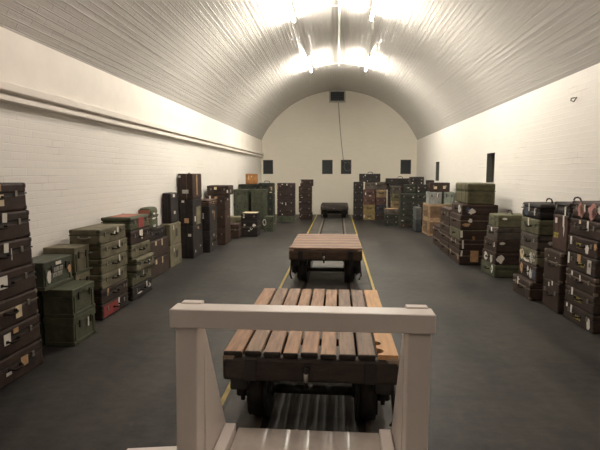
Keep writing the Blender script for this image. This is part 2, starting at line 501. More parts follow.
# track in the floor
TX = -.145
bm = bmesh.new()
bm_box(bm, (TX, (2.2 + YE) / 2, .0012), (1.22, YE - 2.2, .0024))
struct('floor_track_bed', bm, 'trackbed')
for s, nm in ((-1, 'rail on the ledge-wall side'), (1, 'rail on the slotted-wall side')):
    t = thing('track_rail', 'narrow gauge steel rail sunk in the dark floor, ' + nm, 'rail', (TX + s * .355, 2.66, 0), 0, 'rails of the narrow track')
    bm = bmesh.new(); bm_box(bm, (0, (YE - 2.66) / 2, .007), (.045, YE - 2.66 - .04, .010))
    obj('rail_head', bm, 'rail', t)
    bm = bmesh.new(); bm_box(bm, (-s * .045, (YE - 2.66) / 2, .0034), (.045, YE - 2.66 - .04, .002))
    obj('flangeway', bm, 'groove', t)
for s in (-1, 1):
    bm = bmesh.new(); bm_box(bm, (TX + s * .655, (2.3 + YE) / 2, .0022), (.034, YE - 2.3, .0034))
    struct('floor_marking', bm, 'yellow')

# ------------------------------------------------------------------ ceiling lights, conduit, vent, cable
def vault_z(x):
    return ZC + math.sqrt(RAD * RAD - x * x)
def strip_light(x, y0, key, label):
    L = 1.8
    t = thing('strip_light', label, 'light', (x, y0, 4.545), 0, 'strip lights along the vault')
    bm = bmesh.new(); bm_box(bm, (0, L / 2, .055), (.06, L, .04), .006, 1); obj('batten', bm, 'lamp_body', t)
    bm = bmesh.new(); bm_cyl(bm, (0, .04, .012), (0, L - .04, .012), .019, n=12); obj('tube', bm, 'tube_' + key, t)
    for y in (.02, L - .02):
        bm = bmesh.new(); bm_box(bm, (0, y, .025), (.05, .03, .07), .004, 1); obj('tube_holder', bm, 'lamp_cap', t)
    for y in (.25, L - .25):
        bm = bmesh.new(); bm_cyl(bm, (0, y, .07), (0, y, vault_z(x) - 4.545 + .01), .008, n=8); obj('hanger', bm, 'lamp_body', t)
    bm = bmesh.new(); bm_tube(bm, [(0, L - .12, .04), (.03 * (1 if x > 0 else -1), L - .10, .02), (.03 * (1 if x > 0 else -1), L - .1, -.42)], .003, 6)
    obj('pull_cord', bm, 'cable_pale', t)
for y0, key, w in ((12.75, 'far', 'lit strip light on the vault nearer the far wall'), (8.05, 'far', 'lit strip light on the vault in mid hall'),
                   (3.4, 'near', 'lit strip light on the vault above the first trolley'), (-1.2, 'behind', 'lit strip light on the vault behind the white barrier')):
    for x in ((-.88, .62) if key == 'far' and y0 < 10 else (-.80, .77)):
        strip_light(x, y0, key, w + (', ledge-wall side' if x < 0 else ', slotted-wall side'))
bm = bmesh.new()
bm_tube(bm, [(0, YB + .02, APEX - .02), (0, 14.6, APEX - .02)], .022, 8)
for y in (0.2, 4.9, 9.5, 14.3):
    bm_tube(bm, [(RAD * math.sin(a) * .996, y, ZC + RAD * math.cos(a) * .994) for a in [(-.213 + .426 * i / 12) for i in range(13)]], .012, 6)
tag(obj('conduit', bm, 'conduit'), 'white painted cable conduit along the crown of the vault', 'conduit')

t = thing('vent', 'dark louvred vent in a pale frame high on the far wall', 'vent', (-.05, YE, 4.30))
bm = bmesh.new()
for c, s in (((0, -.03, .025), (.62, .06, .05)), ((0, -.03, .425), (.62, .06, .05)), ((-.285, -.03, .225), (.05, .06, .36)), ((.285, -.03, .225), (.05, .06, .36))):
    bm_box(bm, c, s)
obj('vent_frame', bm, 'vent_frame', t)
bm = bmesh.new()
bm_box(bm, (0, -.008, .225), (.53, .01, .36))
for i in range(5):
    bm_box(bm, (0, -.03, .08 + .072 * i), (.52, .03, .006), rot=None)
obj('louvre', bm, 'shutter', t)
bm = bmesh.new(); bm_box(bm, (.02, -.035, .225), (.05, .012, .35)); obj('mullion', bm, 'dark_slate', t)

bm = bmesh.new()
pts = [(.0, YE - .05, 4.285), (.02, YE - .03, 3.9), (.07, YE - .02, 3.3), (.13, YE - .02, 2.7), (.19, YE - .02, 2.2), (.24, YE - .02, 2.02)]
for i in range(20):
    a = PI / 2 + 2 * PI * i / 19 * 1.0
    pts.append((.37 + .135 * math.cos(a), YE - .022 - .001 * i, 1.87 + .175 * math.sin(a)))
bm_tube(bm, pts, .011, 6)
tag(obj('hanging_cable', bm, 'cable'), 'grey cable hanging from the vent to a loop over a dark opening', 'cable')
bm = bmesh.new()
bm_tube(bm, [(HW - .002, 6.56, 2.56), (HW - .05, 6.55, 2.55), (HW - .07, 6.52, 2.52), (HW - .05, 6.48, 2.50), (HW - .045, 6.42, 2.545)], .008, 6)
tag(obj('wall_hook', bm, 'cable'), 'small grey hook on the slotted wall above the suitcases', 'hook')

# ------------------------------------------------------------------ white buffer stop
t = thing('buffer_stop', 'white painted timber buffer stop across the near end of the track', 'barrier', (-.15, 2.1, 0))
def w(c, s, bev=.004):   # world centre to the stop's own frame
    b = bmesh.new(); bm_box(b, (c[0] + .15, c[1] - 2.1, c[2]), s, bev, 1); return b
obj('crossbar', w((-.16, 2.105, .958), (1.165, .11, .085)), 'white_paint', t)
for x in (-.672, .352):
    b = w((x, 2.125, .4975), (.098, .12, .835)); bm_box(b, (x + .15, .070, .958), (.098, .05, .098), .004, 1)
    if x < 0:
        for v in b.verts:
            v.co.x -= .020 * max(0, .9 - v.co.z)
    else:
        for v in b.verts:
            v.co.x += .006
    obj('post', b, 'white_paint', t)
for x in (-.672, .352):
    b = bmesh.new()
    vs = bm_prism(b, [(2.185 - 2.1, .91), (2.185 - 2.1, .085), (2.60 - 2.1, .085), (2.58 - 2.1, .20)], x + .15 - .046, x + .15 + .046)
    for v in vs:
        v.co = Vector((v.co.z, v.co.x, v.co.y))
    obj('brace', b, 'white_paint', t)
obj('deck_panel', w((-.16, 2.15, .10), (.80, .93, .10)), 'white_board', t)
for x in (-.592, .268):
    obj('kerb', w((x, 2.13, .142), (.062, .87, .12)), 'white_paint', t)
b = bmesh.new()
bm_prism(b, [(-1.05, -.15), (-.50, -.15), (-.50, .56), (-1.05, .47)], .002, .018)
bm_prism(b, [(-.50, -.15), (.53, -.15), (.53, .50), (-.50, .50)], .002, .05)
bm_box(b, (-.52, .2, .065), (.1, .8, .04)); bm_box(b, (.5, .2, .065), (.1, .8, .04))
obj('base_board', b, 'white_paint', t)

# ------------------------------------------------------------------ trolleys
def wheel_bm(r, wd, s):
    b = bmesh.new()
    bm_cyl(b, (-wd / 2, 0, 0), (wd / 2, 0, 0), r, n=28)
    bm_cyl(b, (-s * (wd / 2) - .012, 0, 0), (-s * (wd / 2) + .012, 0, 0), r + .010, n=28)
    bm_cyl(b, (-wd / 2 - .03, 0, 0), (wd / 2 + .03, 0, 0), .055, n=16)
    for k in range(5):
        a = 2 * PI * k / 5
        bm_box(b, (s * (wd / 2 + .004), math.cos(a) * r * .5, math.sin(a) * r * .5), (.02, .05, r * .75), rot=None)
    return b

def trolley(y0, length, x, width, zt, label, deck, beam):
    t = thing('platform_trolley', label, 'trolley', (x, y0, 0), 0, 'flat timber trolleys on the track')
    hw = width / 2
    th = .030
    if deck == 'long':
        b = bmesh.new()
        ws = [.122, .108, .113, .100, .112, .104, .108, .112]
        ws = [q - .0115 for q in ws]
        gap = (width - .115 - sum(ws)) / 8
        xx = -hw
        seq = [0, 2, 1, 3, 0, 3, 2, 4]
        mats = ['plank0', 'plank1', 'plank2', 'plank3', 'plank4', 'plank_new', 'plank_char']
        for i, wd in enumerate(ws):
            j = random.uniform(-.012, .012)
            v = bm_box(b, (xx + wd / 2, length / 2 + j, zt - th / 2 + random.uniform(-.003, .003)), (wd, length, th), .006, 1, mi=seq[i])
            for f in {f for q in v for f in q.link_faces}:
                if f.normal.y < -.3 or f.calc_center_median().y < j + .012:
                    f.material_index = 6
            xx += wd + gap
        # pale outer plank with two worn notches on its inner edge
        o = [(xx, 0.01), (hw, 0.01), (hw, length), (xx, length)]
        for yc, rr in ((.205, .036), (.075, .042)):
            for k in range(7):
                a = PI / 2 - PI * k / 6
                o.append((xx + rr * math.cos(a) * .9, yc + rr * math.sin(a)))
        bm_prism(b, o, zt - th, zt - .001, mi=5)
        obj('deck', b, mats, t)
    else:
        b = bmesh.new()
        n = 11
        pw = length / n
        for i in range(n):
            bm_box(b, (0, pw * (i + .5), zt - th / 2 + random.uniform(-.002, .002)), (width + random.uniform(-.012, .012), pw - .011, th), .005, 1, mi=i % 2)
        obj('deck', b, ['plank_cross', 'plank_cross_dark'] if deck == 'cross' else ['plank_dark', 'plank_dark'], t)
    zb = zt - th - .003
    for y in (.035, length - .035):
        b = bmesh.new()
        bm_box(b, (0, y, zb - .073), (width + .015, .085, .145), .02, 2)
        o = obj('end_beam', b, beam, t)
        s = -1 if y < .5 else 1
        for sx in (-1, 1):
            b = bmesh.new(); bm_box(b, (sx * (hw - .16), y + s * .046, zb - .073), (.07, .008, .13), .003, 1)
            obj('strap', b, 'iron', o)
            b = bmesh.new(); bm_box(b, (sx * (hw - .03), y + s * .012, zb - .012), (.075, .055, .05), .01, 1)
            obj('corner_block', b, 'worn_end', o)
        b = bmesh.new()
        yy = y + s * .06
        bm_box(b, (-.02, y + s * .046, zb - .06), (.05, .012, .05), .003, 1, mi=1)
        bm_tube(b, [(-.02, yy - s * .02, zb - .06), (-.02, yy + s * .006, zb - .055), (-.02, yy + s * .012, zb - .075), (-.02, yy + s * .008, zb - .12), (-.02, yy - s * .004, zb - .165), (-.02, yy - s * .02, zb - .175)], .012, 8)
        for f in b.faces: f.material_index = 1
        bm_cyl(b, (-.02, yy + s * .012, zb - .075), (-.02, yy + s * .009, zb - .125), .0135, n=10, mi=0)
        obj('coupling_hook', b, ['steel', 'iron'], t)
    for sx in (-1, 1):
        b = bmesh.new(); bm_box(b, (sx * (hw - .12), length / 2, zb - .06), (.085, length - .16, .115), .01, 1)
        obj('side_beam', b, 'beam', t)
    r = .185
    for y in (.34, length - .34):
        b = bmesh.new(); bm_cyl(b, (-hw + .07, y, r), (hw - .07, y, r), .03, n=14)
        obj('axle', b, 'iron', t)
        for s in (-1, 1):
            obj('wheel', wheel_bm(r, .115, s), 'iron', t, (s * .345, y, r + .0165))
            b = bmesh.new()
            bm_prism(b, [(y - .13, zb - .10), (y - .10, .30), (y - .07, .13), (y - .045, .13), (y - .045, .22), (y + .045, .22), (y + .045, .13), (y + .07, .13), (y + .10, .30), (y + .13, zb - .10)], -.012, .012)
            for v in b.verts:
                v.co = Vector((v.co.z + s * (hw - .058), v.co.x, v.co.y))
            bm_box(b, (s * (hw - .055), y, .19), (.09, .09, .1), .01, 1)
            obj('axle_guard', b, 'iron', t)
    for s in (-1, 1):   # step brackets hung behind the end beam
        b = bmesh.new()
        bm_box(b, (s * (hw - .07), .13, zb - .19), (.11, .07, .12), .008, 1)
        obj('bracket', b, 'iron', t)
        if s < 0 and deck == 'long':
            continue
        b = bmesh.new()
        bm_tube(b, [(s * (hw - .02), .12, zb - .12), (s * (hw - .018), .10, zb - .24), (s * (hw - .005), .08, zb - .37), (s * (hw - .03), .05, zb - .42)], .014, 6)
        obj('hanging_link', b, 'iron', t)
    return t
trolley(2.72, 1.59, -.155, 1.02, .56, 'platform trolley decked with worn lengthwise planks behind the white buffer stop', 'long', 'beam')
trolley(6.74, 1.57, -.168, 1.02, .56, 'platform trolley with a deck of crosswise planks in mid track', 'cross', 'beam_brown')
trolley(17.2, 1.45, -.115, .97, .49, 'small dark platform trolley at the far end of the track', 'dark', 'beam')

# ------------------------------------------------------------------ luggage
def blob_outline(rx, ry, seed, n=14, jag=.3):
    rnd = random.Random(seed)
    return [(rx * (1 + rnd.uniform(-jag, jag)) * math.cos(2 * PI * i / n), ry * (1 + rnd.uniform(-jag, jag)) * math.sin(2 * PI * i / n)) for i in range(n)]

SEED = [0]
def put_mark(root, m, L, D, H):
    """m = (kind, face, u, v, w, h, material): u runs left to right, v upwards on the face; thin paper or paint standing 1.5 mm proud"""
    kind, face, u, v, w_, h_, mat = m
    SEED[0] += 1
    b = bmesh.new()
    if kind == 'blob':
        pts = blob_outline(w_ / 2, h_ / 2, SEED[0])
        bm_prism(b, pts, 0, .002)
    elif kind == 'ring':
        n = 20
        for i in range(n):
            a0, a1 = 2 * PI * i / n, 2 * PI * (i + 1) / n
            bm_prism(b, [(w_ / 2 * math.cos(a0), h_ / 2 * math.sin(a0)), (w_ / 2 * math.cos(a1), h_ / 2 * math.sin(a1)),
                         (w_ * .36 * math.cos(a1), h_ * .36 * math.sin(a1)), (w_ * .36 * math.cos(a0), h_ * .36 * math.sin(a0))], 0, .002)
    elif kind == 'text':          # worn stencil strokes in two lines
        rnd = random.Random(SEED[0])
        for row in range(2):
            x = -w_ / 2
            while x < w_ / 2 - .012:
                s = rnd.uniform(.008, .016)
                y = h_ * (.25 if row == 0 else -.25)
                k = rnd.randint(0, 2)
                bm_prism(b, [(x, y - h_ * .2), (x + .005, y - h_ * .2), (x + .005, y + h_ * .2), (x, y + h_ * .2)], 0, .0015)
                if k:
                    bm_prism(b, [(x + .005, y + h_ * .12), (x + s, y + h_ * .12), (x + s, y + h_ * .2), (x + .005, y + h_ * .2)], 0, .0015)
                if k == 2:
                    bm_prism(b, [(x + .005, y - h_ * .05), (x + s, y - h_ * .05), (x + s, y + h_ * .03), (x + .005, y + h_ * .03)], 0, .0015)
                x += s + .008
    else:
        rz = random.uniform(-.10, .10) if kind == 'tag' else 0
        q = [(-w_ / 2, -h_ / 2), (w_ / 2, -h_ / 2), (w_ / 2, h_ / 2), (-w_ / 2, h_ / 2)]
        q = [(x * math.cos(rz) - y * math.sin(rz), x * math.sin(rz) + y * math.cos(rz)) for x, y in q]
        bm_prism(b, q, 0, .002)
    if face == 'F':
        loc, f = (-L / 2 + u * L, -D / 2, v * H), lambda p: (p.x, -p.z, p.y)
    elif face == 'R':
        loc, f = (L / 2, -D / 2 + u * D, v * H), lambda p: (p.z, p.x, p.y)
    elif face == 'L':
        loc, f = (-L / 2, D / 2 - u * D, v * H), lambda p: (-p.z, -p.x, p.y)
    else:
        loc, f = (-L / 2 + u * L, -D / 2 + v * D, H), lambda p: (p.x, p.y, p.z)
    off = .0035 if kind == 'tag' else (.0012 if kind in ('blob', 'panel') else .002)
    for vtx in b.verts:
        p = f(vtx.co + Vector((0, 0, off)))
        vtx.co = Vector(p)
    nm = {'tag': 'paper_tag', 'blob': 'torn_label', 'ring': 'painted_ring', 'text': 'stencil_lettering', 'panel': 'painted_panel', 'sticker': 'sticker'}[kind]
    o = obj(nm, b, mat, root, loc)
    if kind in ('blob', 'panel', 'sticker', 'tag', 'ring'):
        o['label'] = {'paper': 'white', 'cream': 'cream', 'tan_paper': 'tan', 'white_worn': 'torn white', 'red_paint': 'red', 'pink_paint': 'dusty red', 'pink_mark': 'pink', 'blue_mark': 'dark blue',
                      'olive_mark': 'olive gold', 'black': 'black', 'green': 'green', 'olive': 'olive', 'olive_green': 'olive green', 'yellow_mark': 'yellow'}.get(mat, mat.replace('_', ' ')) + ' ' + nm.replace('_', ' ')

def handle_mesh(mat):
    k = ('handle', mat)
    if k not in CACHE:
        b = bmesh.new()
        bm_tube(b, [(-.062, 0, 0), (-.062, -.012, 0), (-.052, -.030, -.004), (-.025, -.036, -.008), (.025, -.036, -.008), (.052, -.030, -.004), (.062, -.012, 0), (.062, 0, 0)], .008, 7)
        for s in (-1, 1):
            bm_box(b, (s * .062, -.004, 0), (.03, .008, .024), .003, 1)
        CACHE[k] = to_mesh(b, 'handle', mat)
    return CACHE[k]
def loop_mesh(mat):
    k = ('loop', mat)
    if k not in CACHE:
        b = bmesh.new()
        bm_tube(b, [(-.085, 0, -.002), (-.082, 0, .028), (-.055, 0, .050), (0, 0, .058), (.055, 0, .050), (.082, 0, .028), (.085, 0, -.002)], .010, 8)
        CACHE[k] = to_mesh(b, 'handle', mat)
    return CACHE[k]

def suitcase(root, L, D, H, mat, detail, seam='h', handle='front', rounded=.018, edge='edge_dark', metal='nickel', caps=True, endhandle=False):
    g = .0015
    lidm = mat
    if seam == 'h':
        hb = H * .62
        link('body', box_mesh((L, D, hb - g), rounded, 2, mat), root, (0, 0, (hb - g) / 2))
        link('lid', box_mesh((L, D, H - hb - g), rounded, 2, lidm), root, (0, 0, (H + hb + g) / 2))
        if detail > 0:
            link('rim', box_mesh((L + .003, D + .003, .012), 0, 1, edge), root, (0, 0, hb))
        hz = hb
    else:
        db = D * .58
        link('body', box_mesh((L, db - g, H), rounded, 2, mat), root, (0, D / 2 - (db - g) / 2, H / 2))
        link('lid', box_mesh((L, D - db - g, H), rounded, 2, lidm), root, (0, -D / 2 + (D - db - g) / 2, H / 2))
        if detail > 0:
            link('rim', box_mesh((L + .003, .012, H + .0), 0, 1, edge), root, (0, D / 2 - db, H / 2))
    if handle == 'front':
        if seam == 'h':
            link('handle', handle_mesh('handle_leather'), root, (0, -D / 2, H * .52))
        else:
            link('handle', loop_mesh('black'), root, (0, D * .05, H - .03), (0, 0, 0)).scale = (.9, .9, .7)
    elif handle == 'top':
        link('handle', loop_mesh('black'), root, (L * .02, 0, H))
    if detail > 0:
        for s in (-1, 1):
            if seam == 'h':
                link('latch', box_mesh((.032, .010, .046), .002, 1, metal), root, (s * L * .31, -D / 2 - .003, hz))
            else:
                link('latch', box_mesh((.032, .046, .008), .002, 1, metal), root, (s * L * .31, D / 2 - D * .58, H - .004))
    if endhandle:
        for s in (-1, 1):
            link('end_handle', handle_mesh('rope'), root, (s * L / 2, 0, H * .5), (0, 0, s * PI / 2))
    if caps and detail > 1:
        cm = box_mesh((.045, .045, .045), .014, 2, edge)
        k = .0225 - .0025
        for sx in (-1, 1):
            for sy in (-1, 1):
                for z in (k, H - k):
                    zz = k + .0025 if z == k else H - k - .0025
                    link('corner_cap', cm, root, (sx * (L / 2 - k), sy * (D / 2 - k), zz))

def chest(root, L, D, H, mat, detail, edge='edge_green', ropes=True, **kw):
    hb = H * .74
    link('body', box_mesh((L - .014, D - .014, hb - .001), .004, 1, mat), root, (0, 0, hb / 2))
    link('lid', box_mesh((L, D, H - hb - .001), .006, 1, mat), root, (0, 0, (H + hb) / 2))
    if detail > 0:
        for s in (-1, 1):
            link('batten', box_mesh((.035, .010, hb - .004), .002, 1, edge), root, (s * (L / 2 - .045), -D / 2 + .004, hb / 2 + .001))
            link('hasp', box_mesh((.024, .012, .070), .002, 1, 'edge_dark'), root, (s * L * .24, -D / 2 - .004, hb - .01))
            if ropes: link('end_handle', handle_mesh('rope'), root, (s * (L / 2 - .007), 0, H * .5), (0, 0, s * PI / 2))
        if detail > 1:
            link('base_batten', box_mesh((L - .004, .010, .035), .002, 1, edge), root, (0, -D / 2 + .004, .0185))
            for s in (-1, 1):
                link('end_batten', box_mesh((.010, D - .03, .035), .002, 1, edge), root, (s * (L / 2 - .004), 0, .0185))

def crate(root, L, D, H, mat, detail, handle=True, **kw):
    link('body', box_mesh((L - .03, D - .03, H - .002), .003, 1, 'crate_board'), root, (0, 0, H / 2))
    for sx in (-1, 1):
        for sy in (-1, 1):
            link('corner_post', box_mesh((.05, .05, H), .003, 1, mat), root, (sx * (L / 2 - .025), sy * (D / 2 - .025), H / 2))
    for z in (.03, H - .03):
        link('slat_band', box_mesh((L - .012, D - .012, .05), .003, 1, mat), root, (0, 0, z))
    if handle:
        link('handle', handle_mesh('rope'), root, (0, -D / 2 + .003, H * .6))

KINDS = {'suitcase': (suitcase, 'suitcase', 'suitcase'), 'chest': (chest, 'storage_chest', 'chest'), 'crate': (crate, 'wooden_crate', 'crate'), 'trunk': (suitcase, 'travel_trunk', 'trunk')}
ORD = ['bottom', 'second up', 'third up', 'fourth up', 'fifth up', 'sixth up', 'seventh up', 'eighth up']

def stack(where, group, rect, facing, cases, z0=0.0, start=0, total=None, rot=0.0):
    """cases bottom to top: (height, kind, material, look, options)"""
    x0, x1, y0, y1 = rect
    cx, cy = (x0 + x1) / 2, (y0 + y1) / 2
    rz = {'E': PI / 2, 'W': -PI / 2, 'S': 0.0}[facing]
    along, deep = ((y1 - y0), (x1 - x0)) if facing in 'EW' else ((x1 - x0), (y1 - y0))
    total = total or start + len(cases)
    z = z0
    out = []
    for i, c in enumerate(cases):
        h, kind, mat, look = c[:4]
        op = dict(c[4]) if len(c) > 4 else {}
        marks = op.pop('marks', [])
        dx, dy = op.pop('dx', 0.0), op.pop('dy', 0.0)
        L = along + op.pop('dl', 0.0); D = deep + op.pop('dd', 0.0)
        k = start + i
        ordn = 'top' if k == total - 1 and total > 1 else ORD[k]
        pos = where if total == 1 else ordn + ' in ' + where
        fn, nm, cat = KINDS[kind]
        dist = math.hypot(cx, cy)
        detail = 2 if dist < 7.2 else 1
        jr = random.uniform(-.012, .012) * (1 if total > 1 else 0)
        t = thing(nm, look + ', ' + pos, cat, (cx + dx, cy + dy, z), rz + rot + jr, group)
        fn(t, L, D, h - .001, mat, detail, **op)
        for m in marks:
            if dist > 10 and m[0] in ('sticker', 'tag', 'blob') and m[1] != 'T':
                m = m[:4] + (m[4] * .72, m[5] * .72) + m[6:]
            put_mark(t, m, L, D, h - .001)
        out.append(t)
        z += h
    return out

GL, GR = 'luggage along the ledged wall', 'luggage along the slotted wall'
GF, GG = 'luggage in the far corner by the ledged wall', 'luggage in the far corner by the slotted wall'
P, CR, TA, WW = 'paper', 'cream', 'tan_paper', 'white_worn'
def tg(u, v=.78, w_=.035, h_=.075, m='paper', f='F'): return ('tag', f, u, v, w_, h_, m)
def st(u, v, w_, h_, m=CR, f='F'): return ('sticker', f, u, v, w_, h_, m)
def bl(u, v, w_, h_, m=WW, f='F'): return ('blob', f, u, v, w_, h_, m)
def pn(u, v, w_, h_, m, f='F'): return ('panel', f, u, v, w_, h_, m)
def tx(u, v, w_, h_, m='yellow_mark', f='F'): return ('text', f, u, v, w_, h_, m)
def rg(u, v, w_, h_, m, f='F'): return ('ring', f, u, v, w_, h_, m)
S, CH, TR, CT = 'suitcase', 'chest', 'trunk', 'crate'

# ---- ledged wall
W = 'first stack along the ledged wall'
h = .2185
stack(W, GL, (-2.93, -2.48, 3.08, 3.79), 'E', [
    (h, S, 'dark_brown', 'dark brown suitcase with tan sticker', dict(marks=[st(.66, .55, .085, .075, TA), bl(.78, .38, .12, .10, 'black'), st(.40, .40, .06, .025, P)])),
    (h, S, 'dark_brown', 'dark brown suitcase with white sticker', dict(dy=-.01, marks=[st(.42, .62, .075, .085, P), st(.56, .80, .06, .04, TA)])),
    (h, S, 'dark_brown', 'dark brown suitcase with cream label', dict(dy=-.02, edge='edge_pale', marks=[st(.64, .42, .075, .095, CR)])),
    (h, S, 'dark_brown', 'dark brown suitcase with white patch', dict(dy=-.03, marks=[st(.44, .62, .09, .095, P)])),
    (h, S, 'dark_brown', 'dark brown suitcase with white tag', dict(dy=-.06, marks=[tg(.56, .78, .05, .07), st(.64, .52, .008, .09, P)])),
    (h, S, 'dark_brown', 'dark brown suitcase with folded tag', dict(dy=-.07, marks=[tg(.58, .82, .05, .07)])),
    (h, S, 'dark_brown', 'dark brown suitcase with tan label', dict(dy=-.09, marks=[st(.56, .42, .075, .085, CR), st(.55, .85, .04, .05, TA)])),
])
stack('pair beside first stack along ledged wall', GL, (-2.725, -2.425, 4.19, 4.60), 'E', [
    (.268, CH, 'green', 'green wooden chest with white mark', dict(ropes=False, marks=[st(.62, .62, .025, .09, P)])),
    (.268, CH, 'green', 'green wooden chest', dict(ropes=False, marks=[tx(.5, .80, .07, .02, 'edge_dark')])),
])
stack('dark pair between the ledged wall and green pair', GL, (-2.975, -2.755, 4.20, 4.58), 'E', [
    (.268, CH, 'deep_green', 'deep green chest', dict(ropes=False)), (.268, CH, 'deep_green', 'deep green chest', dict(ropes=False)),
])
stack('set across the green pair by the ledged wall', GL, (-2.93, -2.64, 4.11, 4.60), 'E', [
    (.262, CH, 'dark_green', 'green chest with white lettering', dict(marks=[tx(.46, .55, .17, .10, P), st(.48, .86, .09, .03, P), bl(.16, .45, .055, .13, P), bl(.86, .52, .06, .08, TA)])),
], z0=.537)
W = 'pile behind the lettered green chest'
stack(W, GL, (-2.975, -2.64, 4.64, 4.93), 'E', [
    (.285, CH, 'olive', 'olive wooden chest', dict(ropes=False)), (.285, CH, 'olive', 'olive wooden chest', dict(ropes=False)), (.285, CH, 'olive', 'olive wooden chest with thick lid', dict(ropes=False)),
])
W = 'olive stack along the ledged wall'
h = .1665
ol = dict(endhandle=True, edge='edge_green', rounded=.014)
stack(W, GL, (-2.89, -2.55, 4.98, 5.64), 'E', [
    (h, S, 'brown', 'dark suitcase with red front', dict(marks=[pn(.32, .50, .36, .125, 'red_paint'), pn(.78, .5, .16, .11, 'black'), tg(.60, .68, .035, .09)])),
    (h, S, 'brown', 'brown suitcase with tan clasp', dict(marks=[st(.22, .80, .04, .05, TA)])),
    (h, S, 'olive', 'olive case with white tag', dict(ol, marks=[tg(.66, .72)])),
    (h, S, 'olive', 'olive case with narrow tag', dict(ol, dy=.02, marks=[tg(.66, .72, .028)])),
    (h, S, 'olive', 'olive case with long tag', dict(ol, dy=.03, marks=[tg(.66, .68, .03, .09)])),
    (h, S, 'olive', 'olive case with rope end handle', dict(ol, marks=[tg(.66, .74, .04, .06), bl(.55, .60, .04, .04, P)])),
])
W = 'red-topped stack along the ledged wall'
h = .176
stack(W, GL, (-2.94, -2.56, 5.80, 6.42), 'E', [
    (h, S, 'black', 'black suitcase with white scrawl', dict(marks=[tg(.70, .72), bl(.35, .35, .14, .02, P), bl(.85, .5, .10, .05, WW)])),
    (h, S, 'olive_green', 'green suitcase with white tag', dict(edge='edge_green', marks=[tg(.55, .75, .03, .06)])),
    (h, S, 'olive', 'olive rounded suitcase', dict(edge='edge_green', rounded=.03, dx=.05, dy=.02, marks=[tg(.66, .45, .03, .06)])),
    (h, S, 'olive', 'olive suitcase', dict(edge='edge_green')),
    (h, S, 'dark_brown', 'dark brown suitcase with white label', dict(marks=[st(.50, .72, .10, .08, P), tg(.54, .55, .035, .10)])),
    (h, S, 'green', 'green case with red band', dict(edge='edge_green', rounded=.03, handle='none', endhandle=True, marks=[pn(.52, .5, .18, .13, 'red_paint'), pn(.45, .5, .42, .24, 'pink_paint', 'T')])),
])
W = 'low brown pile along the ledged wall'
stack(W, GL, (-2.99, -2.80, 6.98, 7.80), 'E', [
    (.285, S, 'brown', 'brown suitcase standing on edge', dict(seam='v', handle='none', marks=[tg(.30, .82, .06, .07, CR), tg(.62, .80, .04, .10, CR)])),
    (.285, S, 'brown', 'brown suitcase standing on edge', dict(seam='v', handle='none', edge='edge_pale', marks=[tg(.30, .84, .06, .06, CR), tg(.62, .80, .04, .10, CR)])),
    (.18, S, 'black', 'black flat case set back', dict(dd=-.04, dx=-.02, dl=-.12)),
    (.345, TR, 'green', 'rounded green case with red side', dict(rounded=.05, dy=-.25, dl=-.48, dx=.03, handle='none', edge='edge_green', marks=[bl(.45, .72, .10, .03, P), bl(.4, .52, .16, .03, P), bl(.45, .18, .12, .04, WW), pn(.5, .5, .17, .28, 'pink_paint', 'L')])),
])
stack('pair of olive cases under black upright case', GL, (-2.985, -2.80, 7.88, 8.46), 'E', [
    (.375, S, 'olive', 'olive case standing on edge', dict(seam='v', handle='none', edge='edge_green', marks=[tg(.3, .8, .03, .06), pn(.55, .55, .10, .12, 'edge_dark')])),
    (.375, S, 'olive', 'olive case standing on edge', dict(seam='v', handle='none', edge='edge_green', marks=[tg(.3, .82, .03, .08), pn(.55, .55, .10, .14, 'edge_dark')])),
])
stack('standing on the olive pair', GL, (-2.98, -2.83, 8.04, 8.44), 'E', [
    (.52, S, 'black', 'tall black case with two white labels', dict(seam='v', handle='none', marks=[st(.40, .90, .09, .05, P), st(.45, .34, .08, .05, P)])),
], z0=.751)
W = 'tall dark pile by the ledged wall'
stack(W, GL, (-2.975, -2.70, 8.86, 9.50), 'E', [
    (.62, TR, 'black', 'black upright case', dict(seam='v', handle='none', marks=[st(.2, .2, .03, .05, P), bl(.5, .9, .08, .05, TA), bl(.7, .3, .08, .03, WW), st(.75, .72, .06, .05, P, 'L')])),
    (.50, TR, 'black', 'black upright case with tan label', dict(seam='v', handle='none', marks=[st(.55, .20, .085, .09, TA, 'L'), st(.32, .92, .05, .04, P, 'L'), pn(.55, .35, .30, .34, 'olive'), st(.20, .25, .06, .10, P)])),
    (.48, TR, 'dark_brown', 'big dark brown trunk', dict(seam='v', edge='edge_pale', metal='brass', marks=[st(.5, .30, .12, .07, WW, 'L'), st(.12, .88, .04, .04, P, 'L'), st(.45, .55, .05, .38, TA)])),
])
W = 'strapped pile by the ledged wall'
stack(W, GL, (-2.97, -2.57, 9.56, 10.16), 'E', [
    (.44, TR, 'black', 'black trunk', dict(metal='brass', marks=[tg(.5, .75), tg(.3, .35, .03, .07), bl(.4, .75, .12, .02, P, 'L')])),
    (.50, TR, 'black', 'black trunk with square label', dict(seam='v', handle='none', marks=[st(.62, .62, .09, .16, WW, 'L'), st(.62, .62, .05, .10, 'edge_dark', 'L'), tg(.4, .75), bl(.6, .6, .05, .3, TA)])),
    (.13, S, 'red_brown', 'flat reddish brown suitcase', dict(edge='edge_pale', metal='brass', marks=[st(.6, .5, .2, .07, TA)])),
])
W = 'wide dark pile by the ledged wall'
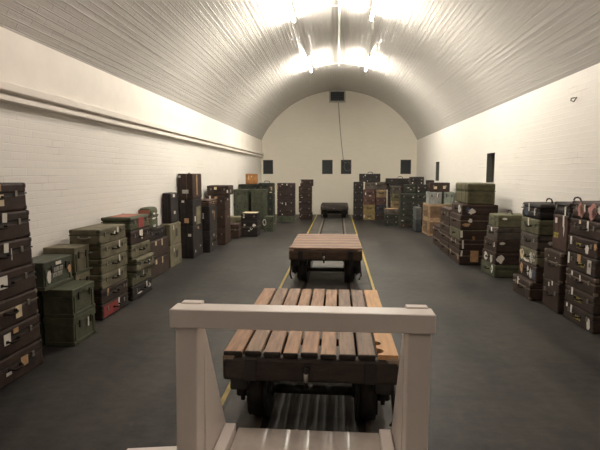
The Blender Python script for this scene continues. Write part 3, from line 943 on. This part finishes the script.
stack(W, GL, (-2.95, -2.50, 10.62, 11.15), 'S', [
    (.40, TR, 'dark_brown', 'dark brown trunk', {}),
    (.38, TR, 'dark_brown', 'dark brown trunk with brass locks', dict(metal='brass', marks=[bl(.5, .6, .1, .05, TA, 'R')])),
    (.34, TR, 'dark_brown', 'dark brown trunk with white tags', dict(marks=[st(.25, .85, .05, .10, P), st(.55, .85, .09, .06, TA), bl(.5, .7, .15, .07, WW, 'R')])),
    (.215, S, 'brown', 'brown suitcase with square label', dict(dx=.06, dl=.04, marks=[st(.40, .72, .08, .08, CR), st(.95, .4, .04, .09, P), tg(.4, .4, .06, .09, P, 'R')])),
])
stack('alone on the floor before the wide dark pile', GL, (-2.86, -2.43, 11.7, 12.1), 'S', [
    (.36, TR, 'dark_brown', 'small brown trunk with pale edges', dict(edge='edge_pale')),
])
stack('on the floor behind the small brown trunk', GL, (-2.93, -2.50, 12.42, 12.85), 'S', [
    (.47, CH, 'olive', 'low olive box with pale top', {}),
])
W = 'low pair before the green chests'
stack(W, GF, (-2.45, -2.03, 12.12, 12.6), 'S', [
    (.40, TR, 'black', 'black trunk with torn white paper', dict(edge='edge_pale', marks=[bl(.80, .72, .13, .11, P), bl(.62, .5, .10, .08, P), bl(.5, .38, .08, .05, P), st(.22, .75, .06, .06, P)])),
    (.20, S, 'black', 'black suitcase with cream top', dict(marks=[st(.18, .5, .05, .06, P), st(.18, .8, .05, .03, CR), pn(.5, .5, .36, .42, CR, 'T')])),
])
stack('on the floor beside the green chests', GF, (-2.02, -1.76, 13.2, 13.55), 'S', [
    (.42, CH, 'dark_green', 'small green box with white loop', dict(marks=[rg(.03, .62, .10, .18, P)])),
])
for (x0, x1, w) in ((-2.985, -2.555, 'green chest column against the ledged wall'), (-2.485, -2.055, 'green chest column nearer the track')):
    stack(w, GF, (x0, x1, 13.75, 14.15), 'S', [(.383, CH, 'dark_green', 'dark green chest', dict(ropes=False))] * 3)
W = 'deep green pile behind the green chests'
stack(W, GF, (-2.97, -2.42, 14.40, 14.85), 'S', [(.32, CH, 'deep_green', 'deep green chest', {})] * 4, total=4)
stack('on the deep green pile', GF, (-2.76, -2.43, 14.42, 14.66), 'S', [
    (.31, S, 'orange', 'orange brown case standing upright', dict(seam='v', handle='none', marks=[bl(.3, .6, .03, .2, CR), bl(.55, .75, .05, .05, CR)])),
], z0=1.281)
W = 'olive black pile beside green chests'
stack(W, GF, (-2.38, -1.93, 14.40, 14.85), 'S', [
    (.33, TR, 'deep_green', 'olive black case', {}), (.33, TR, 'deep_green', 'olive black case with pale spot', dict(marks=[bl(.55, .5, .1, .09, WW)])),
    (.33, TR, 'deep_green', 'olive black case', {}), (.33, TR, 'deep_green', 'olive black case with handle', dict(handle='top', rounded=.03, marks=[st(.9, .5, .06, .15, TA), st(.85, .15, .10, .04, CR)])),
])
W = 'maroon pile by the far wall'
stack(W, GF, (-2.0, -1.42, 15.9, 16.3), 'S', [
    (.20, CH, 'dark_green', 'grey green box', {}),
    (.272, S, 'maroon', 'dark maroon suitcase', dict(marks=[st(.3, .2, .04, .05, P)])),
    (.272, S, 'maroon', 'dark maroon suitcase with two tags', dict(marks=[st(.30, .55, .05, .06, P), st(.50, .48, .04, .12, P)])),
    (.272, S, 'maroon', 'dark maroon suitcase', {}),
    (.272, S, 'maroon', 'dark maroon suitcase with white tag', dict(marks=[st(.57, .82, .04, .09, P), st(.3, .85, .05, .04, P), st(.02, .5, .06, .2, TA)])),
])
W = 'slim dark pile by the far wall'
stack(W, GF, (-1.37, -.92, 17.0, 17.4), 'S', [
    (.235, S, 'dark_brown', 'dark brown suitcase', dict(dx=.02, marks=[bl(.08, .4, .05, .05, WW)])), (.23, S, 'maroon', 'dark maroon suitcase', dict(marks=[bl(.12, .4, .09, .03, WW)])),
    (.23, S, 'maroon', 'dark maroon suitcase', dict(marks=[bl(.10, .6, .08, .06, WW)])), (.23, S, 'dark_brown', 'dark brown suitcase', dict(marks=[bl(.25, .3, .12, .03, WW)])),
    (.23, S, 'brown', 'brown suitcase', {}), (.235, S, 'brown', 'brown suitcase with white end tag', dict(dx=.05, marks=[tg(.04, .7, .05, .16, P)])),
])

# ---- slotted wall
W = 'first stack along the slotted wall'
h = .187
stack(W, GR, (2.55, 2.97, 4.93, 5.55), 'W', [
    (h, S, 'brown', 'brown suitcase with torn paper', dict(marks=[tg(.28, .74, .035, .085), bl(.86, .40, .07, .12, P), tx(.5, .40, .14, .05), st(.12, .85, .03, .04, P)])),
    (h, S, 'brown', 'brown suitcase with yellow lettering', dict(marks=[tg(.28, .78, .035, .08), tx(.50, .45, .16, .06)])),
    (h, S, 'brown', 'plain brown suitcase with small tags', dict(edge='edge_pale', marks=[tg(.24, .82, .03, .05), tg(.52, .72, .025, .06)])),
    (h, S, 'brown', 'brown suitcase with big pale sticker', dict(marks=[tg(.08, .65, .035, .12), st(.45, .80, .07, .08, TA), st(.80, .50, .075, .14, WW), tx(.55, .45, .14, .05)])),
    (h, S, 'dark_brown', 'dark suitcase with white blob', dict(marks=[tg(.14, .70, .035, .085), bl(.68, .42, .07, .09, P), tx(.42, .5, .12, .06), bl(.93, .66, .05, .07, TA)])),
    (h, S, 'dark_brown', 'dark brown suitcase with long tag', dict(dy=-.03, marks=[tg(.62, .70, .035, .10), tg(.36, .85, .04, .04, CR)])),
    (h, S, 'dark_brown', 'dark suitcase with faded pink and olive paint', dict(dy=-.05, rounded=.035, handle='top', marks=[bl(.34, .5, .15, .14, 'pink_mark'), bl(.37, .5, .11, .12, 'olive_mark'), st(.45, .66, .02, .07, P), bl(.70, .5, .16, .15, 'pink_mark'), bl(.75, .46, .10, .12, 'black'), bl(.9, .65, .09, .07, WW)])),
])
W = 'second stack along the slotted wall'
stack(W, GR, (2.52, 2.95, 5.63, 6.07), 'W', [
    (.345, TR, 'brown', 'square brown trunk with white clasp', dict(seam='h', marks=[tg(.62, .93, .03, .05), tg(.42, .85, .03, .05)])),
    (.355, TR, 'brown', 'square brown trunk', dict(seam='h', edge='edge_pale', marks=[st(.3, .8, .015, .02, CR), st(.7, .8, .015, .02, CR)])),
    (.42, TR, 'red_brown', 'brown upright case with yellow lettering', dict(seam='v', dd=-.10, dx=.01, dl=-.06, dy=-.02, handle='none', marks=[tx(.30, .42, .13, .075), tx(.30, .42, .13, .06), st(.25, .84, .05, .06, P), tg(.75, .85, .035, .13), bl(.78, .6, .03, .12, P), pn(.42, .75, .012, .16, 'edge_dark'), pn(.12, .72, .012, .18, 'edge_dark')])),
    (.15, S, 'black', 'flat black case with looped handle', dict(dd=-.10, dx=.02, dl=-.05, dy=-.02, rounded=.03, handle='top', marks=[tg(.75, .35, .03, .10)])),
])
W = 'splashed stack along the slotted wall'
h = .198
stack(W, GR, (2.49, 2.95, 6.20, 6.79), 'W', [
    (.232, S, 'brown', 'brown suitcase with white tag', dict(dx=-.035, dd=.07, edge='edge_pale', marks=[tg(.33, .78, .03, .10), bl(.36, .86, .08, .02, P)])),
    (h, S, 'dark_brown', 'suitcase with blue and brown splashes', dict(marks=[bl(.18, .5, .10, .13, 'tan_paper'), bl(.55, .55, .05, .12, 'white_worn'), bl(.70, .4, .08, .13, 'white_worn'), bl(.85, .5, .11, .13, 'blue_mark'), bl(.4, .4, .05, .1, 'black')])),
    (h, S, 'olive', 'suitcase with cream and green splashes', dict(marks=[bl(.16, .5, .14, .13, CR), bl(.45, .5, .14, .13, 'olive_green'), bl(.74, .5, .17, .135, WW), bl(.78, .5, .10, .11, 'black'), bl(.42, .2, .2, .04, P)])),
    (h, S, 'grey_brown', 'plain grey brown suitcase', dict(marks=[bl(.35, .55, .08, .05, WW, 'R')])),
    (h, S, 'olive_green', 'olive green case with white tag', dict(edge='edge_green', caps=False, marks=[tg(.46, .76, .035, .10)])),
    (h, S, 'black', 'rounded dark case with paint splashes', dict(rounded=.04, handle='top', caps=False, marks=[tg(.45, .72, .03, .10), bl(.32, .4, .12, .11, 'blue_mark'), bl(.76, .45, .04, .09, WW), bl(.12, .8, .06, .03, WW)])),
])
W = 'white-blotched stack along the slotted wall'
h = .194
stack(W, GR, (2.40, 2.90, 7.58, 8.18), 'W', [
    (h, S, 'green', 'green suitcase with white blotch', dict(edge='edge_green', marks=[bl(.80, .62, .07, .12, P)])),
    (h, S, 'dark_brown', 'dark suitcase with white blotches', dict(dl=-.05, dy=-.02, marks=[bl(.30, .5, .16, .13, P), bl(.7, .4, .10, .13, WW), bl(.14, .5, .12, .13, P, 'R'), bl(.82, .45, .10, .13, P, 'R')])),
    (h, S, 'brown', 'brown suitcase with white spot', dict(dl=-.08, dy=-.03, dx=.01, marks=[bl(.84, .6, .05, .07, P), bl(.18, .75, .09, .035, P, 'R')])),
    (h, S, 'grey_brown', 'dark grey brown suitcase', dict(dl=-.16, dy=-.07, dx=.02, marks=[tg(.5, .78, .04, .06)])),
    (h, S, 'olive_green', 'green suitcase with black loop handle', dict(dl=-.2, dy=-.09, dx=.03, edge='edge_green', handle='top', marks=[pn(.75, .5, .06, .14, 'edge_dark'), bl(.2, .7, .07, .04, P, 'R')])),
], rot=R(4))
W = 'broad stack under the olive trunk'
a = stack(W, GR, (2.13, 2.60, 8.60, 9.40), 'W', [
    (.26, TR, 'brown', 'brown trunk with pale edge', dict(edge='edge_pale', marks=[bl(.2, .6, .05, .08, CR), bl(.9, .5, .06, .1, TA), st(.55, .60, .14, .20, TA, 'R'), tg(.08, .8, .03, .10, P, 'R')])),
    (.18, S, 'dark_brown', 'dark brown suitcase', dict(edge='edge_pale', marks=[tg(.30, .7, .03, .06, CR), tg(.66, .7, .03, .06, CR), tg(.12, .6, .03, .15, P, 'R')])),
    (.18, S, 'olive_green', 'olive green suitcase with brown end', dict(edge='edge_green', marks=[pn(.5, .5, .44, .15, 'dark_brown', 'R'), tg(.06, .6, .04, .12, P, 'R'), bl(.5, .2, .05, .08, TA, 'R')])),  # dark panel paints shade onto the end turned away from the lamps
    (.26, TR, 'brown', 'brown trunk with paper ribbons', dict(edge='edge_pale', marks=[bl(.22, .35, .13, .06, TA, 'R'), bl(.36, .62, .07, .07, P, 'R')])),
    (.18, S, 'dark_brown', 'dark suitcase with white splashes', dict(dd=.14, dx=.10, edge='edge_dark', marks=[bl(.75, .5, .20, .13, WW), bl(.16, .5, .07, .10, 'blue_mark', 'R'), bl(.26, .35, .12, .10, P, 'R')])),
], total=6)
stack(W, GR, (2.25, 2.72, 8.62, 9.58), 'W', [
    (.37, TR, 'moss', 'large olive canvas trunk', dict(edge='edge_green', rounded=.03, handle='none', marks=[pn(.55, .5, .03, .36, 'edge_dark'), pn(.85, .5, .03, .36, 'edge_dark')])),
], z0=1.061, start=5, total=6)
W = 'dark pile behind the broad stack'
stack(W, GR, (2.67, 2.94, 8.72, 9.32), 'W', [(.29, S, 'black', 'black suitcase', {}), (.29, S, 'black', 'black suitcase', {}), (.29, S, 'black', 'black suitcase', {})])
W = 'brown stack beyond the broad stack'
stack(W, GR, (2.15, 2.62, 9.52, 10.36), 'W', [
    (.25, TR, 'brown', 'brown trunk with pale edge', dict(edge='edge_pale', marks=[tg(.8, .7, .03, .06, CR)])),
    (.20, S, 'dark_brown', 'dark brown suitcase', dict(edge='edge_pale')),
    (.20, S, 'brown', 'brown suitcase', dict(edge='edge_pale', marks=[tg(.35, .75, .03, .05, CR)])),
    (.26, TR, 'brown', 'brown trunk with two tags', dict(marks=[tg(.55, .6, .03, .10, CR), tg(.8, .6, .03, .10, CR)])),
])
W = 'low brown pair by the tan crates'
stack(W, GR, (2.20, 2.66, 10.46, 11.34), 'W', [
    (.25, TR, 'brown', 'brown trunk', dict(edge='edge_pale')),
    (.20, S, 'dark_brown', 'dark brown suitcase with white corner', dict(edge='edge_pale', marks=[bl(.06, .6, .06, .07, P)])),
])
W = 'crate column facing the track'
stack(W, GR, (2.31, 2.74, 12.62, 13.38), 'W', [
    (.41, CT, 'crate', 'pale tan wooden crate', {}), (.41, CT, 'crate', 'pale tan wooden crate', {}),
])
stack('crate column against the slotted wall', GR, (2.76, 2.97, 12.64, 13.3), 'W', [
    (.41, CT, 'tan', 'tan wooden crate', dict(handle=False)), (.41, CT, 'tan', 'tan wooden crate', dict(handle=False)),
])
stack('on the crates facing the track', GR, (2.31, 2.655, 12.64, 13.0), 'S', [
    (.31, CH, 'blue_grey', 'pale blue grey box with tag', dict(edge='blue_grey', ropes=False, marks=[tg(.68, .75, .03, .14), bl(.6, .55, .09, .05, 'pink_mark')])),
], z0=.821)
stack('on the crates against the slotted wall', GR, (2.70, 2.97, 12.64, 13.0), 'S', [
    (.31, CH, 'grey_green', 'pale grey green box', dict(edge='grey_green', ropes=False)),
], z0=.821)
stack('resting across the two pale boxes', GR, (2.35, 2.85, 12.66, 12.96), 'S', [
    (.235, S, 'dark_brown', 'dark brown suitcase with two cream labels', dict(handle='none', marks=[st(.27, .45, .11, .09, CR), st(.72, .50, .09, .10, CR)])),
], z0=1.133)
W = 'slim upright pair by the tan crates'
stack(W, GG, (2.13, 2.29, 13.46, 13.9), 'S', [
    (.34, S, 'dark_slate', 'dark slate case', dict(handle='none', seam='v')), (.34, S, 'slate', 'grey case', dict(handle='none', seam='v')),
])
W = 'dark green stack in the far corner'
stack(W, GG, (1.85, 2.29, 14.40, 14.80), 'S', [
    (.12, S, 'brown', 'flat brown suitcase', {}), (.17, S, 'deep_green', 'dark green suitcase', dict(marks=[bl(.1, .6, .05, .05, P)])), (.17, S, 'deep_green', 'dark green suitcase', {}),
    (.17, S, 'deep_green', 'dark green suitcase', {}), (.17, S, 'deep_green', 'dark green suitcase', {}), (.21, S, 'deep_green', 'dark green suitcase', dict(marks=[bl(.8, .5, .07, .04, WW)])),
])
W = 'green black pile before the dark opening'
stack(W, GG, (2.04, 2.36, 14.96, 15.36), 'S', [(.254, S, 'deep_green', 'green black suitcase', {})] * 4 + [(.254, S, 'deep_green', 'green black suitcase with spots', dict(marks=[bl(.3, .6, .05, .05, P), bl(.5, .4, .07, .05, WW)]))])
W = 'green black pile by the slotted wall'
stack(W, GG, (2.38, 2.69, 14.96, 15.36), 'S', [(.254, S, 'deep_green', 'green black suitcase', {}), (.254, S, 'deep_green', 'green black suitcase', {}), (.254, S, 'deep_green', 'green black suitcase with two spots', dict(marks=[bl(.3, .5, .06, .05, P), bl(.7, .6, .06, .05, P)])),
    (.254, S, 'deep_green', 'green black suitcase', dict(marks=[bl(.7, .5, .05, .05, P)])), (.254, S, 'black', 'black suitcase', dict(marks=[bl(.2, .2, .06, .05, P)]))])
stack('across the two green black piles', GG, (2.20, 2.60, 14.98, 15.34), 'S', [(.23, S, 'black', 'flat black suitcase', dict(marks=[bl(.15, .2, .05, .05, P), bl(.8, .2, .05, .05, P)]))], z0=1.271)
W = 'last black pile against the slotted wall'
stack(W, GG, (2.71, 2.90, 14.96, 15.36), 'S', [(.28, S, 'black', 'narrow black suitcase', dict(marks=[bl(.4, .5, .05, .05, WW)]))] * 5)
W = 'mixed tan pile in the far corner'
stack(W, GG, (1.72, 2.02, 15.70, 16.10), 'S', [(.24, S, 'olive', 'olive case', {}), (.24, S, 'moss', 'moss green case', {}), (.24, S, 'tan', 'tan case', {}), (.24, S, 'moss', 'moss green case', {}), (.24, S, 'grey_brown', 'grey brown case', {})])
W = 'low green pile near the track end'
stack(W, GG, (1.45, 1.87, 15.0, 15.42), 'S', [
    (.18, S, 'deep_green', 'dark green suitcase', dict(marks=[bl(.5, .5, .2, .05, 'green')])), (.17, S, 'deep_green', 'dark green suitcase', {}),
    (.17, S, 'grey_brown', 'brown suitcase with pale top', dict(edge='edge_pale', marks=[pn(.5, .5, .36, .34, TA, 'T')]))])
W = 'black column near the track end'
stack(W, GG, (.55, .88, 16.95, 17.35), 'S', [(.262, S, 'black', 'black suitcase', dict(marks=[bl(.8, .6, .05, .07, P)])), (.262, S, 'black', 'black suitcase', {}), (.262, S, 'black', 'black suitcase', {}),
    (.262, S, 'black', 'black suitcase', {}), (.262, S, 'black', 'black suitcase with pale spot', dict(marks=[bl(.6, .3, .05, .05, WW)]))])
W = 'colourful column beside the black column'
stack(W, GG, (.89, 1.29, 16.85, 17.25), 'S', [(.262, S, 'yellow_tan', 'yellow tan case', dict(edge='edge_pale', marks=[st(.06, .5, .04, .12, P), st(.5, .2, .1, .04, CR)])), (.262, S, 'yellow_tan', 'yellow tan case', dict(edge='edge_dark')),
    (.262, S, 'maroon_lit', 'maroon case', {}), (.262, S, 'maroon_lit', 'maroon case with white tag', dict(marks=[st(.16, .5, .05, .13, P), st(.55, .2, .1, .05, WW)]))])
W = 'second colourful column from the track end'
stack(W, GG, (1.31, 1.67, 16.85, 17.25), 'S', [(.262, S, 'maroon', 'dark maroon case', {}), (.262, S, 'navy', 'navy blue case', {}), (.262, S, 'maroon_lit', 'maroon case', {}), (.262, S, 'tan', 'tan case', {})])
stack('across both colourful columns', GG, (.95, 1.81, 16.87, 17.22), 'S', [(.262, TR, 'grey_brown', 'long grey brown trunk', dict(marks=[st(.42, .75, .04, .09, P)]))], z0=1.049)
stack('topmost near the track end', GG, (.74, 1.46, 16.98, 17.22), 'S', [(.28, TR, 'black', 'black trunk', dict(handle='top', marks=[st(.28, .8, .05, .08, WW), st(.38, .1, .03, .05, P)]))], z0=1.312)
W = 'long black pile against the far wall'
stack(W, GG, (1.70, 2.56, 16.42, 16.82), 'S', [(.25, TR, 'black', 'long black trunk', {})] * 5 + [(.19, TR, 'black', 'long black trunk with tilted handle', dict(handle='top', dx=-.06, dl=.04))])
